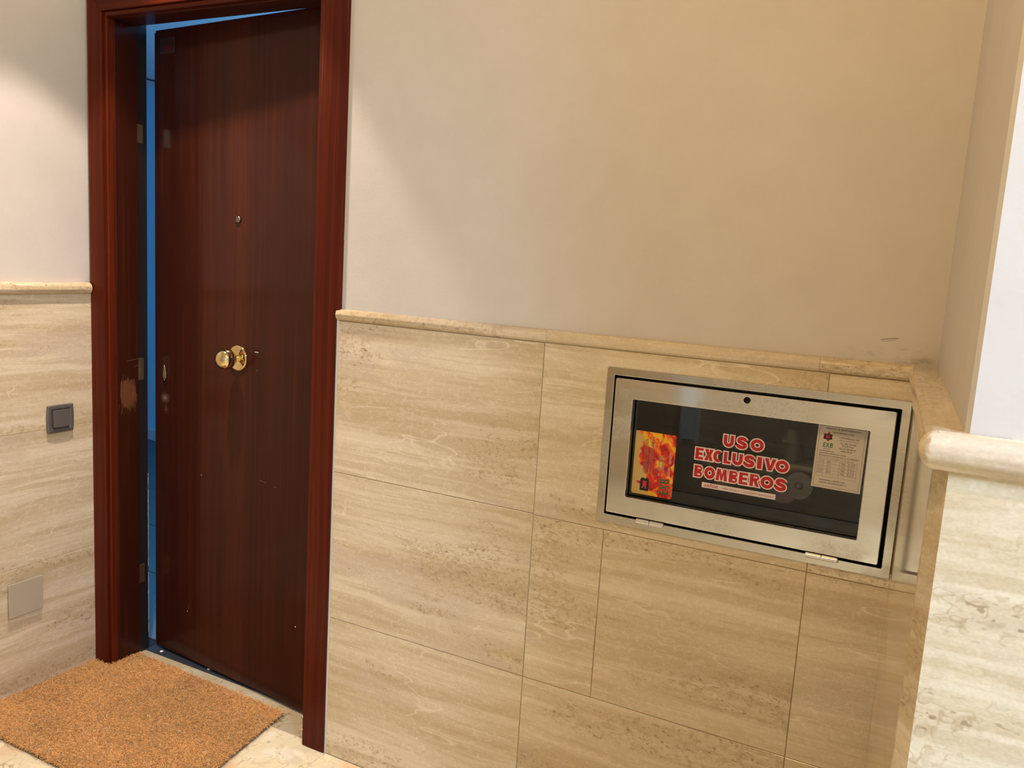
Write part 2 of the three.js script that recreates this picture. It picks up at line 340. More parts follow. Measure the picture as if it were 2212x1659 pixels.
{ // dado rails
  const pr = railProfile(-0.024, 0.009, RB, RT);
  const t1 = struct('trim_1', 'cream stone dado rail along the wall with the cabinet');
  for (const [a, b, o] of [[-1.3505, -0.7555, 0.2], [-0.755, -0.1705, 0.9], [-0.17, 0.03, 0.52]]) part('rail_segment', moulding([[a, 0, 0, 1], [b, 0, 0, 1]], pr, o), M.polished, t1);
  const t2 = struct('trim_2', 'cream stone dado rail with a rounded end left of the door');
  const pl = railProfile(-0.024, 0.016, 1.2135, 1.2485), endFan = [];
  for (let i = 0; i <= 4; i++) { const a = Math.PI / 2 * i / 4; endFan.push([i]); }
  part('rail_segment', moulding([[XL, 0.009, 1, 0], [XL, 0.0115, 1, 0], [XL, 0.075, 1, 0]].reverse(), pl, 0.5), M.polished, t2);
  part('rail_segment', moulding([[XL, 0.0755, 1, 0], [XL, 3.4, 1, 0]].reverse(), pl, 0.15), M.polished, t2);
  const t3 = struct('trim_3', 'cream stone dado rail wrapping the corner of the right pier');
  const ps = railProfile(-0.06, 0.0155, RB - 0.004, RT + 0.002), nx = -TZ, nz = TX;
  const at = (a) => [RX + TX * a, TZ * a, nx, nz];
  part('rail_segment', moulding([at(0.006), at(0.2645)], ps, 0.4), M.polished, t3);
  part('rail_segment', moulding([at(0.265), at(0.772)], ps, 0.7), M.polished, t3);
  const corner = [];
  const cx = RX + TX * 0.786, cz = 0.788;
  for (let i = 0; i <= 8; i++) { const a = Math.PI + 0.0318 - (Math.PI / 2 + 0.0318) * i / 8; corner.push([cx, cz, Math.cos(a), Math.sin(a)]); }
  const pf = railProfile(-0.03, 0.0155, RB - 0.006, RT + 0.002);
  const nose = moulding([[RX + TX * 0.7725, 0.7725, nx, nz], ...corner, [1.2, 0.79, 0, 1]], ps.map(([d, y]) => [Math.max(d, 0), y]), 1.1);
  const bed = rise([[RX + TX * 0.7725 + 0.0003, 0.7725], [cx + 0.0003, cz - 0.0003], [1.2, 0.7897], [1.2, 0.764], [0.09, 0.764], [0.09, 0.7725]], RB - 0.004, RT + 0.002, 0, 0.5, 0.2);
  part('rail_segment', mergeGeometries([nose, bed]), M.honed, t3);
  part('rail_segment', moulding([[1.2005, 0.79, 0, 1], [3.28, 0.79, 0, 1]], pf, 0.3), M.honed, t3);
}

// ---------------------------------------------------------------- door frame, sill plate, door
function plate(w, h, depth, r, map, opts = {}, side = M.chip) { // a printed sheet: face uv 0..1, origin at its centre
  const g = new THREE.ExtrudeGeometry(roundRect(-w / 2, -h / 2, w / 2, h / 2, Math.max(r, 1e-5), new THREE.Shape()), { depth, bevelEnabled: false, curveSegments: 6 });
  const p = g.attributes.position, uv = g.attributes.uv;
  for (let i = 0; i < p.count; i++) uv.setXY(i, p.getX(i) / w + 0.5, p.getY(i) / h + 0.5);
  return g;
}
{
  const f = struct('door_frame', 'dark mahogany door frame with flat casings on the left doorway'); f.userData.category = 'door frame';
  const zF = 0.004, top = 2.026;
  const casing = (pts, ou, swap) => part('casing', slab(pts, -0.03, zF, 0.0016, ou, 0.1, swap, 2), M.frame, f);
  casing([[-2.3045, 0.001], [-2.2435, 0.001], [-2.2435, top + 0.0135], [-2.3045, top + 0.0745]], 0.05, false);
  casing([[-1.4165, 0.001], [-1.353, 0.001], [-1.353, 1.212], [-1.342, 1.2436], [-1.342, top + 0.088], [-1.4165, top + 0.0135]], 0.22, false);
  casing([[-2.2435, top + 0.014], [-1.4165, top + 0.014], [-1.342, top + 0.0885], [-2.3045, top + 0.075]], 0.3, true);
  // set-back beads round the opening
  part('bead', box(-2.2433, -2.23, 0.001, top + 0.0133, -0.03, -0.0035, 0.0022, 0.14), M.frame, f);
  part('bead', box(-1.43, -1.4167, 0.001, top + 0.0133, -0.03, 0.0035, 0.0022, 0.31), M.frame, f);
  part('bead', box(-2.23, -1.43, top, top + 0.0133, -0.03, -0.0035, 0.0022, 0.1, 0.2, true), M.frame, f);
  // linings that stop the door
  part('jamb', box(-2.31, -2.2302, 0.001, top + 0.06, -0.108, -0.03, 0.001, 0.02), M.jamb, f);
  part('jamb', box(-1.4298, -1.352, 0.001, top + 0.06, -0.108, -0.03, 0.001, 0.2), M.jamb, f);
  part('jamb', box(-2.2302, -1.4298, top, top + 0.06, -0.108, -0.03, 0.001, 0.1, 0.1, true), M.jamb, f);
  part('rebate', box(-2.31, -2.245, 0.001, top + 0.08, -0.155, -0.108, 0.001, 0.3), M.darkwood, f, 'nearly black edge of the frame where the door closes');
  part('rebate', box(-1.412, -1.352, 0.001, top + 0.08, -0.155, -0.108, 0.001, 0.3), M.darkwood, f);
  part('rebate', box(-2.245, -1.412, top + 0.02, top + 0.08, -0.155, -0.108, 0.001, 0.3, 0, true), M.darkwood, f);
  for (const [y, h] of [[1.714, 0.056], [0.974, 0.072], [0.28, 0.064]]) {
    const g = slab(roundRect(-0.012, -h / 2, 0.012, h / 2, 0.004, new THREE.Shape()), 0, 0.0016, 0.0004); g.rotateY(Math.PI / 2);
    part('strike_plate', g, M.oldBrass, f, 'small brass strike plate in the frame').position.set(-2.2452, y, -0.127);
  }
  // worn lacquer on the lining, at hand height
  const worn = canvasMap(256, 512, (x, w, h) => {
    const im = x.createImageData(w, h);
    for (let j = 0; j < h; j++) for (let i = 0; i < w; i++) {
      const u = i / w, v = j / h, k = 4 * (j * w + i), t = 0.20 * u;                     // brushed slightly upwards to the right
      const n = fb(u, v, 5, 6, 901, 4) - 0.5, hair = fb(u + 0.25 * v, v, 46, 7, 911, 2) - 0.5;
      const cx = 0.50 + 0.10 * (v - 0.5), q = Math.hypot((u - cx) / 0.46, (v - 0.52 - 0.10 * (u - 0.3)) / 0.20) + 0.8 * n + 0.5 * hair * (v < 0.5 ? 1.5 : 0.6);
      const low = sm(0.64, 0.70, v) * sm(0.86, 0.76, v) * sm(0.05, 0.2, hair + n * 0.5) * sm(0.98, 0.7, u);
      const a = Math.max(sm(1.08, 0.80, q) * 0.9, low * 0.5);
      const c = 1 + 0.5 * hair; im.data[k] = 104 * c; im.data[k + 1] = 57 * c; im.data[k + 2] = 24 * c; im.data[k + 3] = 255 * a * (u < 0.03 ? 0 : 1);
    }
    x.putImageData(im, 0, 0);
    x.strokeStyle = 'rgba(140,96,84,0.55)'; x.lineWidth = 2.2; x.beginPath(); x.moveTo(w * 0.42, h * 0.10); x.lineTo(w * 0.99, h * 0.078); x.stroke();
    x.beginPath(); x.moveTo(w * 0.76, h * 0.185); x.lineTo(w * 0.99, h * 0.168); x.stroke();
  });
  const g = plate(0.074, 0.235, 0.0003, 0, null); g.rotateY(Math.PI / 2);
  part('worn_patch', g, std({ map: worn, transparent: true, roughness: 0.6 }), f, 'worn light brown patch on the frame').position.set(-2.2301, 0.912, -0.069);
  // chipped back edge of the rebate
  for (let i = 0; i < 22; i++) {
    const y = 0.05 + 0.58 * Math.pow(rnd(), 0.8), h = 0.006 + 0.07 * rnd() * rnd() * rnd(), d = 0.0008 + 0.0008 * rnd();
    part('chip', box(-0.0008, 0.0004, -h / 2, h / 2, -0.0006, d, 0.0002), M.filler, f).position.set(-2.2452, y, -0.1548);
  }
  for (const [y, h, d] of [[0.40, 0.19, 0.0009], [0.16, 0.2, 0.0008], [0.56, 0.1, 0.0007]]) part('chip', box(-0.0006, 0.0003, -h / 2, h / 2, -0.0006, d, 0.0002), M.filler, f).position.set(-2.2452, y, -0.1548);
  for (const [x, y] of [[-1.4285, 0.086], [-1.4285, 0.048]]) part('chip', new THREE.SphereGeometry(0.0022, 8, 6), M.bright, f).position.set(x, y, 0.0035);
}
{
  const t = struct('trim_4', 'dark metal threshold strip with two bright screws under the door');
  part('plate', box(-2.244, -1.413, 0.0, 0.003, -0.205, -0.142, 0.0008), M.aluminium, t);
  for (const x of [-2.187, -1.965]) { const g = new THREE.CylinderGeometry(0.0052, 0.0058, 0.0018, 16); part('screw', g, M.chip, t, 'bright screw head').position.set(x, 0.0036, -0.159); }
}
{ // the door leaf, ajar, hung on the right
  const d = struct('door_1', 'dark mahogany flush door standing slightly ajar with a brass knob', [-1.43, 0, -0.107], -4.8 * Math.PI / 180); d.userData.category = 'door';
  const L = 0.8065, yb = 0.012, yt = 2.031, leaf = new THREE.Shape();
  leaf.moveTo(0.011, yb); leaf.lineTo(0.011, yt); leaf.lineTo(-L + 0.0055, yt); leaf.lineTo(-L + 0.0055, yt - 0.007); leaf.lineTo(-L, yt - 0.007); leaf.lineTo(-L, yb + 0.012); leaf.quadraticCurveTo(-L, yb, -L + 0.012, yb); leaf.lineTo(0.011, yb);
  part('leaf', slab(leaf, -0.043, 0, 0.0012, 0.13, 0.4, false, 2), M.door, d);
  const turned = (pts, seg = 40) => { const g = new THREE.LatheGeometry(pts.map(([r, h]) => new THREE.Vector2(r, h)), seg); g.rotateX(Math.PI / 2); return g; };
  const knob = new THREE.Group(); knob.name = 'door_knob'; knob.position.set(-0.4046, 1.053, 0); d.add(knob); knob.userData.label = 'polished brass knob with a round backplate';
  part('backplate', turned([[0, 0], [0.0395, 0], [0.0400, 0.0012], [0.0395, 0.004], [0.0375, 0.0062], [0.0345, 0.0068], [0.031, 0.0060], [0.012, 0.0045], [0.0, 0.0045]], 56), M.brass, knob);
  part('stem', turned([[0.0105, 0.003], [0.0105, 0.009], [0.0088, 0.0125], [0.0088, 0.020], [0.013, 0.0225], [0, 0.0225]]), M.brass, knob);
  const ball = [[0, 0.0205]]; ball.push([0.0165, 0.0205], [0.0185, 0.0225]);
  for (let i = 0; i <= 34; i++) { const a = -0.88 + (Math.PI / 2 + 0.88) * i / 34; ball.push([0.0322 * Math.cos(a), 0.0475 + 0.030 * Math.sin(a)]); }
  part('ball', turned(ball, 64), M.brass, knob);
  part('peephole', turned([[0, 0], [0.0100, 0], [0.0102, 0.003], [0.0085, 0.0058], [0.0058, 0.0064], [0.0052, 0.0044], [0.0026, 0.0054], [0, 0.0058]], 28), M.nickel, d, 'small nickel peephole').position.set(-0.4102, 1.465, 0);
  // key escutcheon: an oval plate with a swinging cover
  const e = new THREE.Group(); e.name = 'keyhole_cover'; e.position.set(-0.7525, 0.966, 0); d.add(e); e.userData.label = 'small oval brass keyhole cover';
  const oval = new THREE.Shape(); oval.absellipse(0, 0, 0.0125, 0.029, 0, 6.2832, false);
  part('plate', slab(oval, 0, 0.003, 0.001, 0, 0, false, 3, 20), M.oldBrass, e);
  const flap = new THREE.Shape(); flap.moveTo(-0.0035, 0.018); flap.absarc(0, 0.018, 0.0035, Math.PI, 0, true); flap.bezierCurveTo(0.0085, 0.002, 0.010, -0.010, 0.0085, -0.017); flap.quadraticCurveTo(0, -0.025, -0.006, -0.016); flap.bezierCurveTo(-0.008, -0.006, -0.005, 0.004, -0.0035, 0.018);
  part('cover', slab(flap, 0.003, 0.0056, 0.0011, 0, 0, false, 3), M.oldBrass, e);
  for (const y of [0.0225, -0.0235]) part('pin', new THREE.SphereGeometry(0.0022, 10, 8), M.bright, e).position.set(-0.001, y, 0.0035);
  // alarm notice: too dark in the photograph to read
  const notice = canvasMap(280, 180, (x, w, h) => {
    x.fillStyle = '#2e2420'; x.fillRect(0, 0, w, h); x.fillStyle = '#383029'; x.fillRect(0, 0, w, 10); x.fillRect(0, h - 10, w, 10); x.fillRect(0, 0, 12, h); x.fillRect(w - 12, 0, 12, h);
    x.fillStyle = '#430f10'; x.fillRect(80, 24, 140, 44); x.fillStyle = '#520f13'; x.fillRect(80, 84, 140, 74); x.fillStyle = '#6a2224';
    for (let i = 0; i < 3; i++) for (let k = 0; k < 5; k++) x.fillRect(92 + k * 24 + (i % 2) * 5, 92 + i * 21, 12, 6);
  });
  part('notice', plate(0.071, 0.0455, 0.0006, 0.001, null), std({ map: notice, roughness: 0.45 }), d, 'small dark sticker with a red centre').position.set(-0.7418, 1.9818, 0.0002);
  // scuffed lacquer under the keyhole, scratches and chips
  const scuff = canvasMap(256, 256, (x, w, h) => {
    x.clearRect(0, 0, w, h);
    for (let i = 0; i < 1500; i++) { const a = rnd() * 6.283, q = rnd(), px = w * (0.52 + 0.33 * q * Math.cos(a)), py = h * (0.3 + 0.2 * q * Math.sin(a)); x.fillStyle = `rgba(150,112,92,${0.10 * (1 - q) + 0.03})`; x.fillRect(px, py, 3 + 5 * rnd(), 2 + 3 * rnd()); }
    for (let i = 0; i < 500; i++) { const a = rnd() * 6.283, q = rnd(), px = w * (0.6 + 0.25 * q * Math.cos(a)), py = h * (0.72 + 0.2 * q * Math.sin(a)); x.fillStyle = `rgba(120,76,48,${0.09 * (1 - q) + 0.02})`; x.fillRect(px, py, 3 + 5 * rnd(), 2 + 3 * rnd()); }
  });
  part('worn_patch', plate(0.075, 0.09, 0.0003, 0, null), std({ map: scuff, transparent: true, roughness: 0.6 }), d, 'scuffed patch of lacquer below the keyhole').position.set(-0.757, 0.865, 0.0001);
  for (const [x, y, w, h, t] of [[-0.325, 1.079, 0.016, 0.0016, 0], [-0.322, 1.024, 0.01, 0.0009, 0.35], [-0.5719, 0.657, 0.0012, 0.004, 0], [-0.638, 0.1788, 0.0022, 0.003, 0], [-0.632, 0.198, 0.0008, 0.02, -0.25], [-0.1389, 0.2708, 0.0035, 0.0045, 0.3], [-0.29, 0.69, 0.03, 0.0007, -0.12], [-0.235, 0.683, 0.014, 0.0007, -0.12]])
  { const c = part('scratch', slab(rect(-w / 2, -h / 2, w / 2, h / 2), 0, 0.0004, 0.0001), Math.min(w, h) < 0.001 ? M.scratch : M.chip, d); c.position.set(x, y, 0.0001); c.rotation.z = t; }
}
// ---------------------------------------------------------------- the flat behind the door
{
  const i = struct('wall_inner', 'blue lit walls of the flat behind the door');
  part('plaster', box(-6.2, -0.7, 0, 2.6, -2.36, -2.26, 0), M.blueWall, i);
  part('plaster', box(-6.3, -6.2, 0, 2.6, -2.36, -0.1, 0), M.blueWall, i);
  part('plaster', slab(shapeOf([[0.1, 0], [2.4, 0], [2.4, 2.6], [0.1, 2.6]], [rect(0.5, 0.8, 1.9, 2.1)]), -0.1, 0, 0), M.blueWall, i).rotation.y = -Math.PI / 2;
  i.children[2].position.set(-0.8, 0, -2.46);
  part('plaster', box(-6.2, -2.6, 0, 2.6, -0.22, -0.17, 0), M.blueWall, i);
  part('plaster', box(-1.30, -0.7, 0, 2.6, -0.22, -0.17, 0), M.blueWall, i);
  part('plaster', box(-2.6, -1.30, 2.13, 2.6, -0.22, -0.17, 0), M.blueWall, i);
  part('skirting', box(-6.2, -0.8, 0, 0.08, -2.262, -2.245, 0.003), M.blueCeiling, i, 'pale skirting board');
  const c = struct('ceiling_inner', 'blue lit ceiling of the flat behind the door');
  part('plaster', box(-6.3, -0.7, 2.40, 2.5, -2.4, -0.17, 0), M.blueCeiling, c);
  const f = struct('floor_inner', 'dark tile floor of the flat behind the door');
  part('bed', box(-6.3, -0.7, -0.1, -0.004, -2.4, -0.145, 0), M.cable, f);
  for (let a = 0; a < 12; a++) for (let b = 0; b < 5; b++) part('floor_tile', box(-6.2 + 0.45 * a + 0.002, -5.75 + 0.45 * a - 0.002, -0.02, 0, -2.26 + 0.41 * b + 0.002, -1.85 + 0.41 * b - 0.002, 0.001), M.darkTile, f);
  const w = struct('window_1', 'daylit window of the flat behind the door'); w.userData.category = 'window';
  const [r, gg, b] = LIGHT.window.color;
  const pane = part('pane', box(-0.796, -0.79, 0.86, 2.04, -1.9, -0.62, 0), std({ color: 0x000000, emissive: col(r, gg, b), emissiveIntensity: 2, roughness: 0.3 }), w); pane.castShadow = false;
  for (const [z0, z1, y0, y1] of [[-1.96, -1.9, 0.8, 2.1], [-0.62, -0.56, 0.8, 2.1], [-1.9, -0.62, 0.8, 0.86], [-1.9, -0.62, 2.04, 2.1]]) part('frame', box(-0.82, -0.78, y0, y1, z0, z1, 0.002), M.blueCeiling, w);
  const l = new THREE.RectAreaLight(col(r, gg, b), LIGHT.window.radiance, 1.26, 1.16);
  l.position.set(-0.81, 1.45, -1.26); l.lookAt(-3, 1.45, -1.26); scene.add(l);
  const g = new THREE.TubeGeometry(new THREE.CatmullRomCurve3([[-4.53, 2.392, -2.245], [-4.5, 2.388, -1.6], [-4.46, 2.391, -0.9], [-4.42, 2.39, -0.25]].map((p) => new THREE.Vector3(...p))), 24, 0.005, 8);
  const k = new THREE.Mesh(g, M.cable); k.name = 'cable'; k.castShadow = k.receiveShadow = true; k.userData = { label: 'thin dark cable under the ceiling seen through the door gap', category: 'cable' }; scene.add(k);
}

// ---------------------------------------------------------------- fire service cabinet
{
  const c = thing('fire_cabinet', 'stainless steel fire service cabinet with a dark glass door and red lettering', 'cabinet', [0, 0, 0]);
  const F = [-0.604, 0.8277, -0.0005, 1.1755], I = [-0.586, 0.8463, -0.0165, 1.1590];
  part('frame', slab((() => { const s = roundRect(...F, 0.004, new THREE.Shape()); s.holes.push(roundRect(...I, 0.002)); return s; })(), 0.0001, 0.0042, 0.0011, 0.1, 0.2, false, 3), M.steelFrame, c);
  // the box in the wall
  part('housing', mergeGeometries([box(-0.5915, -0.0115, 0.8385, 1.1665, -0.166, -0.164, 0), box(-0.5915, -0.5895, 0.8385, 1.1665, -0.164, 0.0, 0), box(-0.0135, -0.0115, 0.8385, 1.1665, -0.164, 0.0, 0), box(-0.5895, -0.0135, 0.8385, 0.8405, -0.164, 0.0, 0), box(-0.5895, -0.0135, 1.1645, 1.1665, -0.164, 0.0, 0)]), M.boxInside, c);
  const d = new THREE.Group(); d.name = 'door'; c.add(d); d.userData.label = 'framed glass door hinged at the bottom';
  const D = [-0.5838, 0.8505, -0.0238, 1.1528], G = [-0.5413, 0.8922, -0.0668, 1.1098];
  const keyhole = new THREE.Path(); keyhole.absarc(-0.3013, 1.1392, 0.0066, 0, 6.2832, true);
  const s = roundRect(...D, 0.004, new THREE.Shape()); s.holes.push(roundRect(...G, 0.0025), keyhole);
  part('door_frame', slab(s, -0.016, 0.0018, 0.0016, 0.33, 0.05, false, 3, 16), M.steel, d);
  part('lock', new THREE.CylinderGeometry(0.0064, 0.0064, 0.004, 20).rotateX(Math.PI / 2), M.cavity, d, 'dark keyhole in the top rail').position.set(-0.3013, 1.1392, -0.012);
  part('glass', box(G[0] - 0.012, G[2] + 0.012, G[1] - 0.012, G[3] + 0.012, -0.0212, -0.0208, 0), M.glass, d, 'clear glass pane over the dark inside');
  for (const x of [-0.51, -0.1562]) for (const k of [0, 1]) {
    const g = new THREE.CapsuleGeometry(0.0046, 0.0215, 3, 14); g.rotateZ(Math.PI / 2);
    const cyl = new THREE.CylinderGeometry(0.0052, 0.0052, 0.0287, 18, 1); cyl.rotateZ(Math.PI / 2);
    part('hinge', k ? mergeGeometries([cyl.toNonIndexed(), g.toNonIndexed().translate(0.003, 0, 0)]) : cyl, M.steelPlain, d).position.set(x + 0.0146 + k * 0.0302, 0.8448, 0.0052);
  }
  // fittings inside: a pipe with two valves, a hand wheel and a hanging cap
  const v = new THREE.Group(); v.name = 'valve'; c.add(v); v.position.set(-0.22, 0.985, -0.095); v.userData.label = 'pipe fitting with hand wheel behind the glass';
  const cylX = (r, l) => new THREE.CylinderGeometry(r, r, l, 20).rotateZ(Math.PI / 2), cylZ = (r, l) => new THREE.CylinderGeometry(r, r, l, 24).rotateX(Math.PI / 2);
  part('pipe', mergeGeometries([cylX(0.028, 0.24).translate(-0.06, 0, -0.02), cylX(0.034, 0.02).translate(-0.16, 0, -0.02), new THREE.CylinderGeometry(0.016, 0.02, 0.05, 20).translate(0.005, 0.035, -0.02)]), M.valve, v);
  part('outlet', cylZ(0.034, 0.05).translate(-0.12, -0.01, 0.02), M.valveRed, v); part('outlet', cylZ(0.030, 0.05).translate(0.0, -0.03, 0.02), M.valveRed, v);
  part('cap', mergeGeometries([new THREE.CylinderGeometry(0.014, 0.019, 0.026, 20).translate(0.005, 0.083, 0.015), new THREE.CylinderGeometry(0.0195, 0.0195, 0.004, 20).translate(0.005, 0.069, 0.015)]), M.valve, v);
  part('hand_wheel', new THREE.LatheGeometry([[0, 0.012], [0.005, 0.012], [0.0075, 0.007], [0.009, 0.004], [0.022, 0.003], [0.0265, 0.006], [0.029, 0.004], [0.029, -0.003], [0.026, -0.005], [0, -0.005]].map((p) => new THREE.Vector2(...p)), 40).rotateX(Math.PI / 2).translate(0.033, -0.012, 0.058), M.valve, v);
  // ----- prints on the pane
  const zPrint = -0.0207;
  const letters = canvasMap(1632, 1104, (x) => {      // 204 mm by 138 mm, 8 pixels per millimetre
    const X0 = -0.4045, Y1 = 1.0665, T = 7.1, E = 2.3;  // stroke and white border in millimetres
    x.scale(8, 8); x.lineJoin = 'miter'; x.miterLimit = 4;
    const draw = (ch, x0, x1, y0, y1, pass) => {         // outer edge of the white border
      const l = x0 + E, r = x1 - E, t = y0 + E, b = y1 - E, w = r - l, h = b - t, p = new Path2D();
      const poly = (q) => { q.forEach(([a, c], i) => (i ? p.lineTo(a, c) : p.moveTo(a, c))); p.closePath(); };
      let line = 0;
      const cl = l + T / 2, cr = r - T / 2, ct = t + T / 2, cb = b - T / 2, cw = cr - cl, chh = cb - ct;
      if (ch === 'I') poly([[l, t], [r, t], [r, b], [l, b]]);
      else if (ch === 'L') poly([[l, t], [l + T, t], [l + T, b - 5.6], [r, b - 5.6], [r, b], [l, b]]);
      else if (ch === 'E') { const a = 5.3, m = t + h / 2; poly([[l, t], [r, t], [r, t + a], [l + T, t + a], [l + T, m - a / 2], [r - 1.5, m - a / 2], [r - 1.5, m + a / 2], [l + T, m + a / 2], [l + T, b - a], [r, b - a], [r, b], [l, b]]); }
      else if (ch === 'V') poly([[l, t], [l + T * 1.1, t], [l + w / 2, t + h * 0.62], [r - T * 1.1, t], [r, t], [l + w / 2 + T * 0.5, b], [l + w / 2 - T * 0.5, b]]);
      else if (ch === 'X') { const k = T * 1.1, m = l + w / 2; poly([[l, t], [l + k, t], [m, t + h * 0.31], [r - k, t], [r, t], [m + k * 0.55, t + h / 2], [r, b], [r - k, b], [m, b - h * 0.31], [l + k, b], [l, b], [m - k * 0.55, t + h / 2]]); }
      else if (ch === 'M') { const k = T * 0.92; poly([[l + w * 0.10, t], [l + w * 0.10 + k, t], [l + w / 2, t + h * 0.52], [r - w * 0.10 - k, t], [r - w * 0.10, t], [r, b], [r - k, b], [r - k - w * 0.03, t + h * 0.42], [l + w / 2 + 1.8, b - 1], [l + w / 2 - 1.8, b - 1], [l + k + w * 0.03, t + h * 0.42], [l + k, b], [l, b]]); }
      else if (ch === 'B' || ch === 'R') {
        const m = t + h * 0.5, c = 3.2; p.moveTo(l, b); p.lineTo(l, t); p.lineTo(r - h * 0.26, t); p.bezierCurveTo(r + 0.6, t, r + 0.6, m, r - h * 0.2, m);
        if (ch === 'B') { p.bezierCurveTo(r + 1.4, m + 0.4, r + 1.2, b, r - h * 0.26, b); p.closePath(); p.rect(l + T, b - 4.4 - c, w - T - 4.6, c); }
        else { p.lineTo(r + 0.5, b); p.lineTo(r - T * 0.9, b); p.lineTo(l + T + 1.4, m + 2.4); p.lineTo(l + T, m + 2.4); p.lineTo(l + T, b); p.closePath(); }
        p.rect(l + T, t + 4.4, w - T - 4.6, c);
      } else {
        line = T;
        if (ch === 'U') { p.moveTo(cl, t); p.lineTo(cl, cb - cw / 2); p.arc(cl + cw / 2, cb - cw / 2, cw / 2, Math.PI, 0, true); p.lineTo(cr, t); }
        else if (ch === 'O') p.ellipse(cl + cw / 2, ct + chh / 2, cw / 2, chh / 2, 0, 0, 6.2832);
        else if (ch === 'C') p.ellipse(cl + cw * 0.58, ct + chh / 2, cw * 0.58, chh / 2, 0, -0.95, 0.95, true);
        else { const X = (q) => cl + cw * q, Y = (q) => ct + chh * q; p.moveTo(X(1.0), Y(0.22)); p.bezierCurveTo(X(0.86), Y(-0.10), X(0.04), Y(-0.10), X(0.06), Y(0.24)); p.bezierCurveTo(X(0.08), Y(0.54), X(0.98), Y(0.44), X(0.98), Y(0.76)); p.bezierCurveTo(X(0.98), Y(1.10), X(0.10), Y(1.12), X(-0.06), Y(0.76)); }
      }
      if (!pass) { x.strokeStyle = '#e4cdc2'; x.lineWidth = line + 2 * E; x.lineCap = ch === 'U' || ch === 'S' || ch === 'C' ? 'square' : 'butt'; if (line) { x.save(); if (x.lineCap === 'square') { x.lineCap = 'butt'; } x.stroke(p); x.lineCap = 'butt'; x.restore(); if (ch === 'U') { x.fillStyle = '#e4cdc2'; x.fillRect(l - E, t - E, T + 2 * E, 2 * E); x.fillRect(r - T - E, t - E, T + 2 * E, 2 * E); } } else { x.stroke(p); x.fillStyle = '#e4cdc2'; x.fill(p, 'evenodd'); } }
      else if (line) { x.strokeStyle = '#b50c13'; x.lineWidth = line; x.lineCap = 'butt'; x.stroke(p); } else { x.fillStyle = '#b50c13'; x.fill(p, 'evenodd'); }
    };
    const rows = [ // letters with their edges as measured along the row
      ['USO', [[785, 1000], [1008, 1232], [1252, 1512]], 785, -0.3464, 0.1189, 1.0604, 29.4],
      ['EXCLUSIVO', [[300, 478], [462, 652], [616, 806], [800, 958], [946, 1164], [1146, 1372], [1374, 1490], [1496, 1726], [1682, 1936]], 300, -0.4026, 0.1196, 1.0243, 29.2],
      ['BOMBEROS', [[268, 452], [448, 676], [656, 892], [884, 1070], [1058, 1244], [1242, 1440], [1424, 1676], [1664, 1890]], 268, -0.4019, 0.1198, 0.9862, 29.6]];
    for (const [word, edges, p0, xm, k, top, h] of rows) for (const pass of [0, 1]) edges.forEach(([a, c], i) => { const q = (e) => (xm - X0) * 1000 + (e - p0) * k, y = (Y1 - top) * 1000; draw(word[i], q(a), q(c), y, y + h, pass); });
    const sx = (-0.381 - X0) * 1000, sy = (Y1 - 0.9495) * 1000, sw = 152.5, sh = 11.4;
    x.fillStyle = '#d9c8be'; x.fillRect(sx, sy, sw, sh);
    x.fillStyle = '#b3121a'; x.font = 'italic bold 10.5px serif'; x.textBaseline = 'middle';
    const fit = (t, px, py, len) => { x.save(); x.translate(px, py); x.scale(len / x.measureText(t).width, 1); x.fillText(t, 0, 0); x.restore(); };
    fit('safón', sx + 4, sy + sh * 0.44, 30); x.font = 'bold 4.4px sans-serif'; x.fillStyle = '#a8474a'; fit('TOMAS MIGUEL 2 · T. (93) 2098669 · BARCELONA-2', sx + 42, sy + sh * 0.56, 106);
  });
  const lp = plate(0.204, 0.138, 0.0003, 0, null);
  part('lettering', lp, std({ map: letters, transparent: true, alphaTest: 0.5, roughness: 0.45 }), d, 'red letters with white outlines reading USO EXCLUSIVO BOMBEROS').position.set(-0.4045 + 0.102, 1.0665 - 0.069, zPrint);
  const film = phys({ color: 0xffffff, transmission: 1, thickness: 0, roughness: 0.06, ior: 1.08 });
  part('film', plate(0.214, 0.142, 0.0001, 0.002, null), film, d, 'clear film carrying the lettering').position.set(-0.3045, 0.9995, zPrint - 0.00005);
  const flames = canvasMap(728, 1136, (x, w, h) => {   // 91 mm by 142 mm
    const im = x.createImageData(w, h);
    for (let j = 0; j < h; j++) for (let i = 0; i < w; i++) {
      const u = i / w, v = j / h, k = 4 * (j * w + i), q = (fb(u, v, 4, 5, 701, 4) - 0.5) * 0.5, t = fb(u + q, v + q * 0.7, 5, 6, 711, 4), edge = u - 0.14 - 0.30 * sm(0.45, 1, v) - 0.36 * (fb(u, v, 4, 9, 721, 4) - 0.46);
      const o = [196, 22, 10]; mix3(o, [232, 92, 8], sm(0.42, 0.55, t)); mix3(o, [240, 178, 24], sm(0.55, 0.66, t)); mix3(o, [120, 8, 10], sm(0.38, 0.25, t) * 0.8);
      mix3(o, [206, 170, 98], 1 - sm(-0.02, 0.07, edge));
      im.data[k] = o[0]; im.data[k + 1] = o[1]; im.data[k + 2] = o[2]; im.data[k + 3] = 255;
    }
    x.putImageData(im, 0, 0);
    x.save(); x.translate(0, h); x.rotate(-Math.PI / 2);            // now x runs up the sticker, y to the right
    const text = (s, px, py, size, len, fill, edge, style = 'bold') => { x.font = `${style} ${size}px sans-serif`; x.textBaseline = 'middle'; x.save(); x.translate(px, py); const m = x.measureText(s).width; x.scale(len / m, 1); if (edge) { x.strokeStyle = edge; x.lineWidth = 9; x.lineJoin = 'round'; x.strokeText(s, 0, 0); } x.fillStyle = fill; x.fillText(s, 0, 0); x.restore(); };
